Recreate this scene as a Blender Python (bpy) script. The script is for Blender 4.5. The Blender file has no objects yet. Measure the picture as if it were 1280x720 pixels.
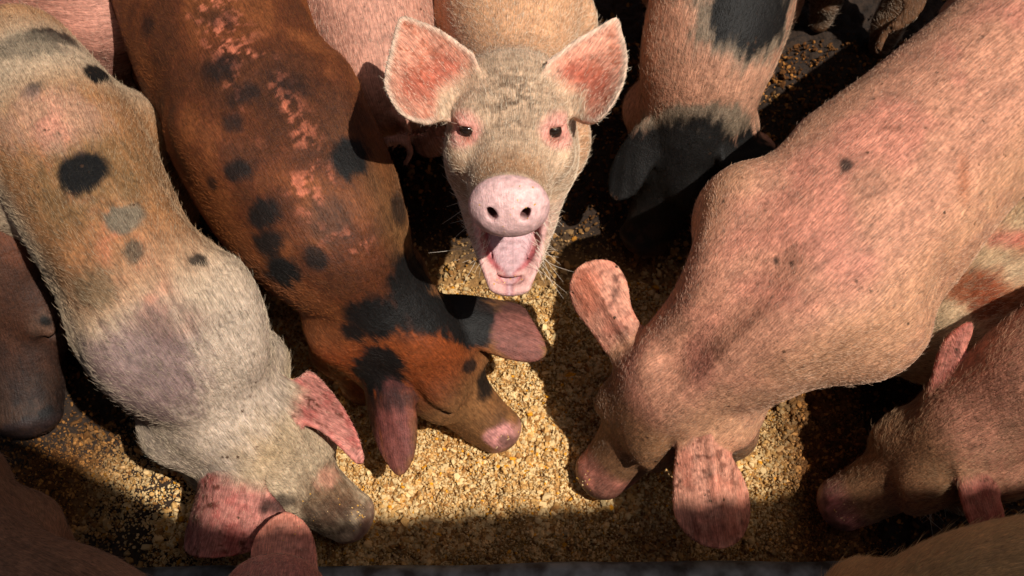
import bpy, math, os
import numpy as np
from mathutils import Vector, Matrix
from mathutils.bvhtree import BVHTree
from concurrent.futures import ThreadPoolExecutor

S = bpy.context.scene
COL = S.collection
rng = np.random.default_rng(7)
ONLY = None
VOX = 1.0

# ------------------------------------------------------------------ camera, world, sun, exposure
CAM_H, PITCH, FPX = 2.0, 60.0, 1545.0
cam_d = bpy.data.cameras.new('camera'); cam = bpy.data.objects.new('camera', cam_d); COL.objects.link(cam)
cam.location = (0, 0, CAM_H); cam.rotation_euler = (math.radians(90 - PITCH), 0, 0)
cam_d.sensor_width = 36; cam_d.lens = FPX / 1280 * 36
cam_d.clip_start = .05; cam_d.clip_end = 500
cam_d.dof.use_dof = True; cam_d.dof.focus_distance = 1.72; cam_d.dof.aperture_fstop = 9
S.camera = cam

SUN = np.array([0.37, -0.31, 0.87]); SUN /= np.linalg.norm(SUN)
w = bpy.data.worlds.new('World'); S.world = w; w.use_nodes = True
nt = w.node_tree; nt.nodes.clear()
sky = nt.nodes.new('ShaderNodeTexSky'); sky.sky_type = 'NISHITA'; sky.sun_disc = False; sky.dust_density = 6.0
sky.sun_elevation = math.asin(SUN[2]); sky.sun_rotation = math.atan2(SUN[0], SUN[1])
bg = nt.nodes.new('ShaderNodeBackground'); bg.inputs[1].default_value = .040
wo = nt.nodes.new('ShaderNodeOutputWorld')
nt.links.new(sky.outputs[0], bg.inputs[0]); nt.links.new(bg.outputs[0], wo.inputs[0])
sd = bpy.data.lights.new('sun', 'SUN'); sd.energy = 4.8; sd.angle = math.radians(.55); sd.color = (1, .94, .85)
so = bpy.data.objects.new('sun', sd); COL.objects.link(so)
so.rotation_euler = Vector(SUN).to_track_quat('Z', 'Y').to_euler()
so.location = (2, -1, 5)
S.view_settings.view_transform = 'Standard'; S.view_settings.look = 'None'
S.view_settings.exposure = 0.0; S.view_settings.gamma = 1
S.cycles.max_bounces = 5; S.cycles.diffuse_bounces = 3; S.cycles.glossy_bounces = 2
S.cycles.use_denoising = True
try: S.cycles_curves.shape = 'RIBBONS'
except Exception: pass

# ------------------------------------------------------------------ small helpers
CP, SP_ = math.cos(math.radians(PITCH)), math.sin(math.radians(PITCH))
FWD = np.array([0, CP, -SP_]); UPC = np.array([0, SP_, CP]); RGT = np.array([1., 0, 0]); EYE = np.array([0, 0, CAM_H])
def ray(px, py):
    d = FWD + RGT * (px - 640) / FPX + UPC * (360 - py) / FPX
    return d / np.linalg.norm(d)
def P(px, py, z):
    d = ray(px, py); return EYE + d * ((z - CAM_H) / d[2])
def unit(v): v = np.asarray(v, float); return v / np.linalg.norm(v)
def srgb(r, g, b):
    c = np.array([r, g, b]) / 255.; return np.where(c <= .04045, c / 12.92, ((c + .055) / 1.055) ** 2.4)
def cat(pts, n):
    """catmull-rom resample of rows, n per segment"""
    p = np.asarray(pts, float); p = np.vstack([2 * p[0] - p[1], p, 2 * p[-1] - p[-2]])
    out = []
    for i in range(1, len(p) - 2):
        t = np.linspace(0, 1, n, endpoint=False)[:, None]
        a, b, c, d = p[i - 1], p[i], p[i + 1], p[i + 2]
        out.append(.5 * (2 * b + (c - a) * t + (2 * a - 5 * b + 4 * c - d) * t ** 2 + (3 * b - a - 3 * c + d) * t ** 3))
    out.append(p[-2][None]); return np.vstack(out)
def hash3(i, j, k, s):
    h = (i * 73856093) ^ (j * 19349663) ^ (k * 83492791) ^ (s * 2654435)
    h = (h ^ (h >> 13)) * 1274126177; h = h & 0x7fffffff; h = (h ^ (h >> 15)) * 668265263; h = h & 0x7fffffff
    return ((h ^ (h >> 12)) & 0xffff) / 65535.
def vnoise(p, scale, seed=0, octaves=1):
    tot = 0; amp = 1; norm = 0
    for o in range(octaves):
        q = p * scale * 2 ** o; i = np.floor(q).astype(np.int64); f = q - i; f = f * f * (3 - 2 * f)
        r = 0
        for a in (0, 1):
            wa = f[:, 0] if a else 1 - f[:, 0]
            for b in (0, 1):
                wb = f[:, 1] if b else 1 - f[:, 1]
                for c in (0, 1):
                    wc = f[:, 2] if c else 1 - f[:, 2]
                    r = r + wa * wb * wc * hash3(i[:, 0] + a, i[:, 1] + b, i[:, 2] + c, seed + o * 17)
        tot = tot + r * amp; norm += amp; amp *= .55
    return tot / norm
def sstep(a, b, x):
    t = np.clip((x - a) / (b - a), 0, 1); return t * t * (3 - 2 * t)
def mixc(c, col, m): return c * (1 - m[:, None]) + np.asarray(col) * m[:, None]
def mesh_obj(name, V, F, mat, parent=None, origin=None, smooth=True):
    o3 = np.zeros(3) if origin is None else np.asarray(origin, float)
    me = bpy.data.meshes.new(name); V = (np.asarray(V, float) - o3).astype(np.float32)
    F = np.asarray(F, np.int32); n = F.shape[1]
    me.vertices.add(len(V)); me.vertices.foreach_set('co', V.ravel())
    me.loops.add(F.size); me.loops.foreach_set('vertex_index', F.ravel())
    me.polygons.add(len(F)); me.polygons.foreach_set('loop_start', np.arange(0, F.size, n, dtype=np.int32))
    me.update(calc_edges=True); me.validate()
    me.polygons.foreach_set('use_smooth', np.full(len(me.polygons), smooth))
    ob = bpy.data.objects.new(name, me); COL.objects.link(ob); ob.location = o3
    if mat: me.materials.append(mat)
    if parent: ob.parent = parent; ob.location = o3 - np.array(parent.location)
    return ob
def set_col(me, name, rgb, domain='POINT'):
    a = me.attributes.new(name, 'FLOAT_COLOR', domain)
    a.data.foreach_set('color', np.hstack([rgb, np.ones((len(rgb), 1))]).astype(np.float32).ravel())
def set_f(me, name, v, domain='POINT'):
    a = me.attributes.new(name, 'FLOAT', domain); a.data.foreach_set('value', v.astype(np.float32))
def tag(o, label=None, category=None, group=None, kind=None):
    for k, v in (('label', label), ('category', category), ('group', group), ('kind', kind)):
        if v: o[k] = v
    return o

# ------------------------------------------------------------------ signed-distance modelling
class Sdf:
    def __init__(s): s.ops = []
    def add(s, fn, c, R, k=.01, mode='u'): s.ops.append((mode, fn, k, np.asarray(c, float), R)); return fn
    def __call__(s, X):
        d = np.full(len(X), .35, np.float32)
        for mode, fn, k, c, R in s.ops:
            m = ((X - c) ** 2).sum(1) < (R + .06) ** 2
            if not m.any(): continue
            b = fn(X[m]).astype(np.float32); a = d[m]
            if mode == 'u':
                h = np.clip(.5 + .5 * (a - b) / k, 0, 1); d[m] = a * (1 - h) + b * h - k * h * (1 - h)
            else:
                h = np.clip(.5 - .5 * (a + b) / k, 0, 1); d[m] = a * (1 - h) - b * h + k * h * (1 - h)
        return d
    def bounds(s):
        lo = np.min([c - R for m, f, k, c, R in s.ops if m == 'u'], 0); hi = np.max([c + R for m, f, k, c, R in s.ops if m == 'u'], 0)
        return lo, hi
def ell(c, r, ax=None):
    c = np.asarray(c, float); r = np.asarray(r, float); A = np.eye(3) if ax is None else np.asarray(ax)
    def f(X):
        q = (X - c) @ A.T / r; k0 = np.linalg.norm(q, axis=1); k1 = np.linalg.norm(q / r, axis=1) + 1e-9
        return k0 * (k0 - 1) / k1
    return f, c, r.max()
def cone(a, b, ra, rb):
    a = np.asarray(a, float); b = np.asarray(b, float); ab = b - a; L2 = ab @ ab
    def f(X):
        t = np.clip((X - a) @ ab / L2, 0, 1); return np.linalg.norm(X - a - t[:, None] * ab, axis=1) - (ra + (rb - ra) * t)
    return f, (a + b) / 2, math.sqrt(L2) / 2 + max(ra, rb)
class Tube:
    """rows: x y z halfwidth halfheight ; elliptical cross sections along a smooth spine"""
    def __init__(s, rows, n=5, up=(0, 0, 1), power=2.2):
        R = cat(rows, n); s.C = R[:, :3]; s.W = np.maximum(R[:, 3], .002); s.H = np.maximum(R[:, 4], .002)
        T = np.gradient(s.C, axis=0); s.T = T / np.linalg.norm(T, axis=1)[:, None]
        up = np.asarray(up, float)
        sd_ = np.cross(s.T, up); s.S = sd_ / np.linalg.norm(sd_, axis=1)[:, None]; s.U = np.cross(s.S, s.T); s.p = power
        s.c = s.C.mean(0); s.R = (np.linalg.norm(s.C - s.c, axis=1) + np.maximum(s.W, s.H)).max()
    def near(s, X):
        # spine parameter, averaged over the nearby segments so that no creases show where they meet
        X = np.asarray(X, np.float32); A = s.C[:-1].astype(np.float32); AB = (s.C[1:] - s.C[:-1]).astype(np.float32); L2 = (AB ** 2).sum(1)
        t = np.clip((X @ AB.T - (A * AB).sum(1)) / L2, 0, 1)
        d = (X ** 2).sum(1)[:, None] - 2 * (X @ A.T) + (A ** 2).sum(1) - 2 * t * (X @ AB.T - (A * AB).sum(1)) + t * t * L2
        dm = d.min(1)[:, None]; w_ = np.exp(-(d - dm) / (2 * .02 * s.W.mean() + .15 * dm))
        u = (w_ * (np.arange(len(A)) + t)).sum(1) / w_.sum(1)
        i = np.minimum(u.astype(int), len(A) - 1); return i, u - i
    def __call__(s, X):
        i, t = s.near(X); t1 = t[:, None]; L = lambda A: A[i] * (1 - t) + A[i + 1] * t; L3 = lambda A: A[i] * (1 - t1) + A[i + 1] * t1
        o = X - L3(s.C); w_, h_ = L(s.W), L(s.H)
        x = np.abs((o * L3(s.S)).sum(1)); y = np.abs((o * L3(s.U)).sum(1)); z = np.abs((o * L3(s.T)).sum(1))
        z = (o * L3(s.T)).sum(1); i0 = i == 0; i1 = i == len(s.C) - 2
        e0 = np.maximum(-((X - s.C[0]) @ s.T[0]), 0); e1 = np.maximum((X - s.C[-1]) @ s.T[-1], 0)
        z = np.where(i < .4 * len(s.C), e0, np.where(i >= .6 * len(s.C) - 1, e1, 0))
        q = ((x / w_) ** s.p + (y / h_) ** s.p + (z / np.minimum(w_, h_)) ** s.p) ** (1 / s.p)
        return (q - 1) * np.minimum(w_, h_)
    def prim(s): return s, s.c, s.R
class Ear:
    def __init__(s, poly, zb, zt, hint, thick=.0042, cup=0., bend=0., ctr=0., fold=0.):
        """poly: pixels, first=base middle, LAST index list; outline unprojected on the ear's own plane"""
        base, tip, outline = poly
        s.B = P(*base, zb); s.Tp = P(*tip, zt); s.y = unit(s.Tp - s.B); s.L = np.linalg.norm(s.Tp - s.B)
        n = np.asarray(hint, float); n = n - s.y * (n @ s.y); s.n = unit(n); s.x = np.cross(s.y, s.n)
        o = []
        for px, py in outline:
            d = ray(px, py); t = ((s.B - EYE) @ s.n) / (d @ s.n); q = EYE + d * t - s.B; o.append((q @ s.x, q @ s.y))
        o = np.array(o); k = len(o); oc = cat(np.vstack([o[-1:], o, o[:2]]), 3)[3:-3]; s.poly = oc[:k * 3]
        s.th, s.cup, s.bend, s.ctr = thick, cup, bend, ctr; s.fold = fold
        c2 = s.poly.mean(0); s.c = s.B + s.x * c2[0] + s.y * c2[1]; s.R = np.linalg.norm(s.poly - c2, axis=1).max() + .02
    def loc(s, X):
        q = X - s.B; x = q @ s.x; y = q @ s.y; z = q @ s.n
        z = z - s.cup * (x - s.ctr) ** 2 - s.bend * np.maximum(y, 0) ** 2 - s.fold * np.exp(-((x - s.ctr + .006) / .009) ** 2) * np.clip(1.2 - y / s.L, 0, 1)
        return x, y, z
    def out2d(s, x, y):
        V = s.poly; n = len(V); best = np.full(len(x), 1e9); sign = np.ones(len(x))
        for i in range(n):
            a = V[i]; b = V[i - 1]; e = b - a; wx = x - a[0]; wy = y - a[1]
            t = np.clip((wx * e[0] + wy * e[1]) / (e @ e + 1e-12), 0, 1)
            best = np.minimum(best, (wx - e[0] * t) ** 2 + (wy - e[1] * t) ** 2)
            c1 = y >= a[1]; c2 = y < b[1]; c3 = e[0] * wy > e[1] * wx
            sign = np.where((c1 & c2 & c3) | (~c1 & ~c2 & ~c3), -sign, sign)
        return sign * np.sqrt(best)
    def __call__(s, X):
        x, y, z = s.loc(X); th = s.th * (1.5 - .7 * np.clip(y / s.L, 0, 1))
        rip = .0006 * np.sin(x * 260 + y * 60) * np.clip(y / s.L, 0, 1)
        q1 = np.abs(z + rip) - th + .003; q2 = s.out2d(x, y) + .003
        return .85 * (np.minimum(np.maximum(q1, q2), 0) + np.sqrt(np.maximum(q1, 0) ** 2 + np.maximum(q2, 0) ** 2) - .003)
    def prim(s): return s, s.c, s.R + .01

def surface(sdf, h):
    lo, hi = sdf.bounds(); lo = lo - 3 * h; hi = hi + 3 * h; lo[2] = max(lo[2], -.03)
    H = 4 * h; n = np.ceil((hi - lo) / H).astype(int) + 1
    ax = [lo[i] + (np.arange(n[i]) + .5) * H - h / 2 for i in range(3)]
    G = np.stack(np.meshgrid(*ax, indexing='ij'), -1).reshape(-1, 3)
    c = sdf(G).reshape(n)
    near = np.abs(c) < 5.5 * h
    f = c.repeat(4, 0).repeat(4, 1).repeat(4, 2); m = near.repeat(4, 0).repeat(4, 1).repeat(4, 2)
    idx = np.argwhere(m); pts = lo + idx * h
    out = np.empty(len(pts), np.float32)
    CH = 50000
    def job(a): out[a:a + CH] = sdf(pts[a:a + CH])
    with ThreadPoolExecutor(4) as ex: list(ex.map(job, range(0, len(pts), CH)))
    f[m] = out
    # surface nets
    neg = f < 0; N = f.shape
    acc = np.zeros(tuple(x - 1 for x in N) , np.uint8)
    cs = neg[:-1, :-1, :-1].astype(np.uint8)
    tot = np.zeros_like(cs)
    for dx in (0, 1):
        for dy in (0, 1):
            for dz in (0, 1):
                tot += neg[dx:N[0] - 1 + dx, dy:N[1] - 1 + dy, dz:N[2] - 1 + dz]
    act = (tot > 0) & (tot < 8); ci = np.argwhere(act)
    vid = np.full(act.shape, -1, np.int64); vid[act] = np.arange(len(ci))
    sm = np.zeros((len(ci), 3)); cnt = np.zeros(len(ci))
    corner = {}
    for dx in (0, 1):
        for dy in (0, 1):
            for dz in (0, 1): corner[dx, dy, dz] = f[ci[:, 0] + dx, ci[:, 1] + dy, ci[:, 2] + dz]
    for k in corner:
        for a in range(3):
            if k[a] == 0:
                k2 = list(k); k2[a] = 1; va, vb = corner[k], corner[tuple(k2)]; mm = (va < 0) != (vb < 0)
                t = va[mm] / (va[mm] - vb[mm]); q = np.tile(np.array(k, float), (mm.sum(), 1)); q[:, a] = t
                sm[mm] += q; cnt[mm] += 1
    V = lo + (ci + sm / cnt[:, None]) * h
    F = []
    for a in range(3):
        b, c_ = (a + 1) % 3, (a + 2) % 3
        s0 = [slice(None)] * 3; s1 = [slice(None)] * 3; s0[a] = slice(0, -1); s1[a] = slice(1, None)
        ch = neg[tuple(s0)] != neg[tuple(s1)]; e = np.argwhere(ch)
        e = e[(e[:, b] > 0) & (e[:, c_] > 0) & (e[:, b] < N[b] - 1) & (e[:, c_] < N[c_] - 1)]
        flip = neg[e[:, 0], e[:, 1], e[:, 2]]
        def g(db, dc):
            q = e.copy(); q[:, b] -= db; q[:, c_] -= dc; return vid[q[:, 0], q[:, 1], q[:, 2]]
        quad = np.stack([g(1, 1), g(0, 1), g(0, 0), g(1, 0)], 1)
        quad[~flip] = quad[~flip][:, ::-1]; F.append(quad)
    F = np.vstack(F); F = F[(F >= 0).all(1)]
    # projection onto the surface along the gradient
    e_ = h * .5; d0 = sdf(V)
    g = np.stack([sdf(V + np.eye(3)[i] * e_) - sdf(V - np.eye(3)[i] * e_) for i in range(3)], 1)
    gl = np.linalg.norm(g, axis=1)[:, None] + 1e-9; Nn = g / gl; gl = np.maximum(gl / (2 * e_), .4)
    V = V - Nn * np.clip(d0[:, None] / gl, -.6 * h, .6 * h)
    return V, F, Nn

# ------------------------------------------------------------------ materials
def nodes(name):
    m = bpy.data.materials.new(name); m.use_nodes = True; t = m.node_tree; b = t.nodes['Principled BSDF']; return m, t, b
def skin_mat():
    m, t, b = nodes('pig_skin'); N, L = t.nodes.new, t.links.new
    at = N('ShaderNodeAttribute'); at.attribute_name = 'Col'
    wet = N('ShaderNodeAttribute'); wet.attribute_name = 'Wet'
    tc = N('ShaderNodeTexCoord')
    n1 = N('ShaderNodeTexNoise'); n1.inputs['Scale'].default_value = 120; n1.inputs['Detail'].default_value = 6; L(tc.outputs['Object'], n1.inputs['Vector'])
    n2 = N('ShaderNodeTexNoise'); n2.inputs['Scale'].default_value = 26; n2.inputs['Detail'].default_value = 5; L(tc.outputs['Object'], n2.inputs['Vector'])
    r1 = N('ShaderNodeMapRange'); r1.inputs[1].default_value = .3; r1.inputs[2].default_value = .7; r1.inputs[3].default_value = .72; r1.inputs[4].default_value = 1.22; L(n1.outputs[0], r1.inputs[0])
    mul = N('ShaderNodeMix'); mul.data_type = 'RGBA'; mul.blend_type = 'MULTIPLY'; mul.inputs[0].default_value = 1
    fl = N('ShaderNodeAttribute'); fl.attribute_name = 'Flow'; mp = N('ShaderNodeMapping'); mp.inputs['Scale'].default_value = (70, 620, 70); L(fl.outputs['Vector'], mp.inputs['Vector'])
    ns = N('ShaderNodeTexNoise'); ns.inputs['Scale'].default_value = 1; ns.inputs['Detail'].default_value = 4; L(mp.outputs[0], ns.inputs['Vector'])
    rs = N('ShaderNodeMapRange'); rs.inputs[1].default_value = .32; rs.inputs[2].default_value = .68; rs.inputs[3].default_value = .66; rs.inputs[4].default_value = 1.34; L(ns.outputs[0], rs.inputs[0])
    wv = N('ShaderNodeMapRange'); wv.inputs[1].default_value = 0; wv.inputs[2].default_value = .6; wv.inputs[3].default_value = 1; wv.inputs[4].default_value = .12; L(wet.outputs['Fac'], wv.inputs[0])
    rl = N('ShaderNodeMix'); rl.data_type = 'FLOAT'; rl.inputs[2].default_value = 1; L(wv.outputs[0], rl.inputs[0]); L(rs.outputs[0], rl.inputs[3])
    mm_ = N('ShaderNodeMath'); mm_.operation = 'MULTIPLY'; L(rl.outputs[0], mm_.inputs[0]); L(r1.outputs[0], mm_.inputs[1])
    L(at.outputs['Color'], mul.inputs[6]); L(mm_.outputs[0], mul.inputs[7])
    # dirt: small dark crusts of dried mud, thicker in patches
    vo = N('ShaderNodeTexVoronoi'); vo.inputs['Scale'].default_value = 70; L(tc.outputs['Object'], vo.inputs['Vector'])
    nw = N('ShaderNodeTexNoise'); nw.inputs['Scale'].default_value = 300; nw.inputs['Detail'].default_value = 3; L(tc.outputs['Object'], nw.inputs['Vector'])
    ad = N('ShaderNodeMath'); ad.operation = 'MULTIPLY_ADD'; ad.inputs[1].default_value = .35; L(nw.outputs[0], ad.inputs[0]); L(vo.outputs['Distance'], ad.inputs[2])
    th = N('ShaderNodeMapRange'); th.inputs[1].default_value = .42; th.inputs[2].default_value = .30; th.inputs[3].default_value = 0; th.inputs[4].default_value = 1; L(ad.outputs[0], th.inputs[0])
    pr = N('ShaderNodeMapRange'); pr.inputs[1].default_value = .56; pr.inputs[2].default_value = .66; L(n2.outputs[0], pr.inputs[0])
    dm = N('ShaderNodeMath'); dm.operation = 'MULTIPLY'; L(th.outputs[0], dm.inputs[0]); L(pr.outputs[0], dm.inputs[1])
    dirt = N('ShaderNodeAttribute'); dirt.attribute_name = 'Dirt'
    dm2 = N('ShaderNodeMath'); dm2.operation = 'MULTIPLY'; L(dm.outputs[0], dm2.inputs[0]); L(dirt.outputs['Fac'], dm2.inputs[1]); dm2.use_clamp = True
    mx = N('ShaderNodeMix'); mx.data_type = 'RGBA'; mx.inputs[7].default_value = (.06, .028, .014, 1)
    L(dm2.outputs[0], mx.inputs[0]); L(mul.outputs[2], mx.inputs[6]); L(mx.outputs[2], b.inputs['Base Color'])
    rr = N('ShaderNodeMapRange'); rr.inputs[3].default_value = .62; rr.inputs[4].default_value = .3; L(wet.outputs['Fac'], rr.inputs[0]); L(rr.outputs[0], b.inputs['Roughness'])
    b.inputs['Specular IOR Level'].default_value = .25
    b.inputs['Subsurface Weight'].default_value = .12; b.inputs['Subsurface Radius'].default_value = (1, .35, .2); b.inputs['Subsurface Scale'].default_value = .006
    n3 = N('ShaderNodeTexNoise'); n3.inputs['Scale'].default_value = 420; n3.inputs['Detail'].default_value = 4; L(tc.outputs['Object'], n3.inputs['Vector'])
    vb = N('ShaderNodeTexVoronoi'); vb.inputs['Scale'].default_value = 260; L(tc.outputs['Object'], vb.inputs['Vector'])
    bp = N('ShaderNodeBump'); bp.inputs['Strength'].default_value = .45; bp.inputs['Distance'].default_value = .0014; L(n3.outputs[0], bp.inputs['Height'])
    b2 = N('ShaderNodeBump'); b2.inputs['Strength'].default_value = .35; b2.inputs['Distance'].default_value = .0012; L(vb.outputs['Distance'], b2.inputs['Height']); L(bp.outputs[0], b2.inputs['Normal'])
    b3 = N('ShaderNodeBump'); b3.inputs['Strength'].default_value = .5; b3.inputs['Distance'].default_value = .006; L(n2.outputs[0], b3.inputs['Height']); L(b2.outputs[0], b3.inputs['Normal'])
    b4 = N('ShaderNodeBump'); b4.inputs['Strength'].default_value = .5; b4.inputs['Distance'].default_value = .0016; L(ns.outputs[0], b4.inputs['Height']); L(b3.outputs[0], b4.inputs['Normal'])
    L(b4.outputs[0], b.inputs['Normal']); return m
def hair_mat():
    m, t, b = nodes('pig_hair'); at = t.nodes.new('ShaderNodeAttribute'); at.attribute_name = 'Col'
    t.links.new(at.outputs['Color'], b.inputs['Base Color']); b.inputs['Roughness'].default_value = .5; b.inputs['Specular IOR Level'].default_value = .28
    return m
def attr_mat(name, rough=.8, spec=.3):
    m, t, b = nodes(name); at = t.nodes.new('ShaderNodeAttribute'); at.attribute_name = 'Col'
    t.links.new(at.outputs['Color'], b.inputs['Base Color']); b.inputs['Roughness'].default_value = rough; b.inputs['Specular IOR Level'].default_value = spec
    return m
def eye_mat():
    m, t, b = nodes('eye_wet'); tc = t.nodes.new('ShaderNodeTexCoord'); n = t.nodes.new('ShaderNodeTexNoise'); n.inputs['Scale'].default_value = 90
    cr = t.nodes.new('ShaderNodeValToRGB'); cr.color_ramp.elements[0].color = (.006, .004, .004, 1); cr.color_ramp.elements[1].color = (.03, .017, .01, 1)
    t.links.new(tc.outputs['Object'], n.inputs['Vector']); t.links.new(n.outputs[0], cr.inputs[0]); t.links.new(cr.outputs[0], b.inputs['Base Color'])
    b.inputs['Roughness'].default_value = .06; return m
M_SKIN, M_HAIR, M_EYE = skin_mat(), hair_mat(), eye_mat()

# ------------------------------------------------------------------ the pen: ground, feed, trough, added shade roof
ROT = math.radians(-.65)      # the trough runs a hair off the picture's horizontal
def ground_height(x, y):
    p = np.stack([x, y, np.zeros_like(x)], 1)
    big = (vnoise(p, 7, 3, 2) - .5) * .030
    big -= .012 * sstep(.74, .64, y)                      # the meal thins out to the trough's lip
    cl = vnoise(p, 45, 5, 2); fine = vnoise(p, 130, 9, 2)
    pits = 0
    for (px, py, r, dpt) in ((556, 566, .028, .018), (645, 562, .02, .016), (580, 590, .02, .010), (430, 500, .03, .01), (615, 668, .03, .012), (950, 600, .02, .012)):
        c = P(px, py, 0); pits = pits + dpt * np.exp(-((x - c[0]) ** 2 + (y - c[1]) ** 2) / r ** 2)
    clump = vnoise(p, 78, 15, 1)
    return big + (cl - .5) * .014 + (clump - .5) * .017 + (fine - .5) * .005 - pits
def feed_colour(p, n):
    x, y = p[:, 0], p[:, 1]
    a = vnoise(p * [1, 1, 0], 9, 21, 3)
    pale, tan, dark = srgb(230, 198, 144), srgb(214, 168, 104), srgb(170, 122, 70)
    t = rng.random(n)
    c = np.where((t < .55)[:, None], pale, np.where((t < .86)[:, None], tan, dark))
    yel = rng.random(n) < .035; c[yel] = srgb(232, 160, 44)
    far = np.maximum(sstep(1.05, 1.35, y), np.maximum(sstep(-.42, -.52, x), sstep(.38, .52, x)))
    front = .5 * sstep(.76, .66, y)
    far = far * (1 - np.exp(-((x + .585) ** 2 + (y - .74) ** 2) / .11 ** 2))  # meal kept pale at the sunlit patch, browner around it: light in the colour
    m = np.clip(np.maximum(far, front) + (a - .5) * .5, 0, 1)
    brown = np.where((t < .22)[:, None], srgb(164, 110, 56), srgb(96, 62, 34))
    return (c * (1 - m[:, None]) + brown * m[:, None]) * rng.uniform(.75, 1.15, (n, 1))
def build_ground():
    # one sheet: fine where the camera looks, growing coarser out to the horizon
    fx = np.arange(-1.25, 1.2501, .006); fy = np.arange(.35, 2.3, .006)
    g = np.cumsum(.006 * 1.28 ** np.arange(1, 36))
    xs = np.concatenate([fx[0] - g[::-1], fx, fx[-1] + g]); ys = np.concatenate([fy[0] - g[::-1], fy, fy[-1] + g])
    X, Y = np.meshgrid(xs, ys, indexing='ij'); x, y = X.ravel(), Y.ravel()
    ins = (x > -1.3) & (x < 1.3) & (y > .3) & (y < 2.35)
    z = np.zeros(len(x)); z[ins] = ground_height(x[ins], y[ins])
    z[~ins] = 0
    V = np.stack([x, y, z - .004], 1); a, b = len(xs), len(ys); I = np.arange(a * b).reshape(a, b)
    F = np.stack([I[:-1, :-1], I[1:, :-1], I[1:, 1:], I[:-1, 1:]], -1).reshape(-1, 4)
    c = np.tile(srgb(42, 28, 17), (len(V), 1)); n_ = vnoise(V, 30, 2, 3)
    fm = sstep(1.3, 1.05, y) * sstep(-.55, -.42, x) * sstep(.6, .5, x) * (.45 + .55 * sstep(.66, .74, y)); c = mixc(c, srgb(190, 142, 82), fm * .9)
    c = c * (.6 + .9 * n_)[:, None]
    m, t, bs = nodes('trampled_earth'); at = t.nodes.new('ShaderNodeAttribute'); at.attribute_name = 'Col'
    tc = t.nodes.new('ShaderNodeTexCoord'); nz = t.nodes.new('ShaderNodeTexNoise'); nz.inputs['Scale'].default_value = 160; nz.inputs['Detail'].default_value = 6
    t.links.new(tc.outputs['Object'], nz.inputs['Vector'])
    mr = t.nodes.new('ShaderNodeMapRange'); mr.inputs[1].default_value = .3; mr.inputs[2].default_value = .7; mr.inputs[3].default_value = .45; mr.inputs[4].default_value = 1.5; t.links.new(nz.outputs[0], mr.inputs[0])
    mu = t.nodes.new('ShaderNodeMix'); mu.data_type = 'RGBA'; mu.blend_type = 'MULTIPLY'; mu.inputs[0].default_value = 1
    t.links.new(at.outputs['Color'], mu.inputs[6]); t.links.new(mr.outputs[0], mu.inputs[7]); t.links.new(mu.outputs[2], bs.inputs['Base Color']); bs.inputs['Roughness'].default_value = .95
    bp = t.nodes.new('ShaderNodeBump'); bp.inputs['Distance'].default_value = .004; t.links.new(nz.outputs[0], bp.inputs['Height']); t.links.new(bp.outputs[0], bs.inputs['Normal'])
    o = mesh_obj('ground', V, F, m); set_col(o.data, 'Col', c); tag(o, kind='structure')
def crumbs(name, x, y, size, lift, colour, mat, flat=.65):
    """thousands of small irregular grains in one mesh"""
    ph = (1 + 5 ** .5) / 2
    ic = np.array([(-1, ph, 0), (1, ph, 0), (-1, -ph, 0), (1, -ph, 0), (0, -1, ph), (0, 1, ph), (0, -1, -ph), (0, 1, -ph), (ph, 0, -1), (ph, 0, 1), (-ph, 0, -1), (-ph, 0, 1)]) / 1.9
    fc = np.array([(0, 11, 5), (0, 5, 1), (0, 1, 7), (0, 7, 10), (0, 10, 11), (1, 5, 9), (5, 11, 4), (11, 10, 2), (10, 7, 6), (7, 1, 8), (3, 9, 4), (3, 4, 2), (3, 2, 6), (3, 6, 8), (3, 8, 9), (4, 9, 5), (2, 4, 11), (6, 2, 10), (8, 6, 7), (9, 8, 1)])
    n = len(x); A = rng.normal(size=(n, 3, 3)); q, _ = np.linalg.qr(A)
    sc = size[:, None] * rng.uniform(.55, 1.25, (n, 3)); sc[:, 2] *= flat
    jit = 1 + rng.uniform(-.3, .3, (n, 12, 1))
    V = np.einsum('nij,nkj->nki', q, ic[None] * jit * sc[:, None, :])
    z = ground_height(x, y) + lift
    V = V + np.stack([x, y, z], 1)[:, None, :]
    F = fc[None] + (np.arange(n) * 12)[:, None, None]
    o = mesh_obj(name, V.reshape(-1, 3), F.reshape(-1, 3), mat, smooth=False)
    set_col(o.data, 'Col', np.repeat(colour, 12, 0)); return o
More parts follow.
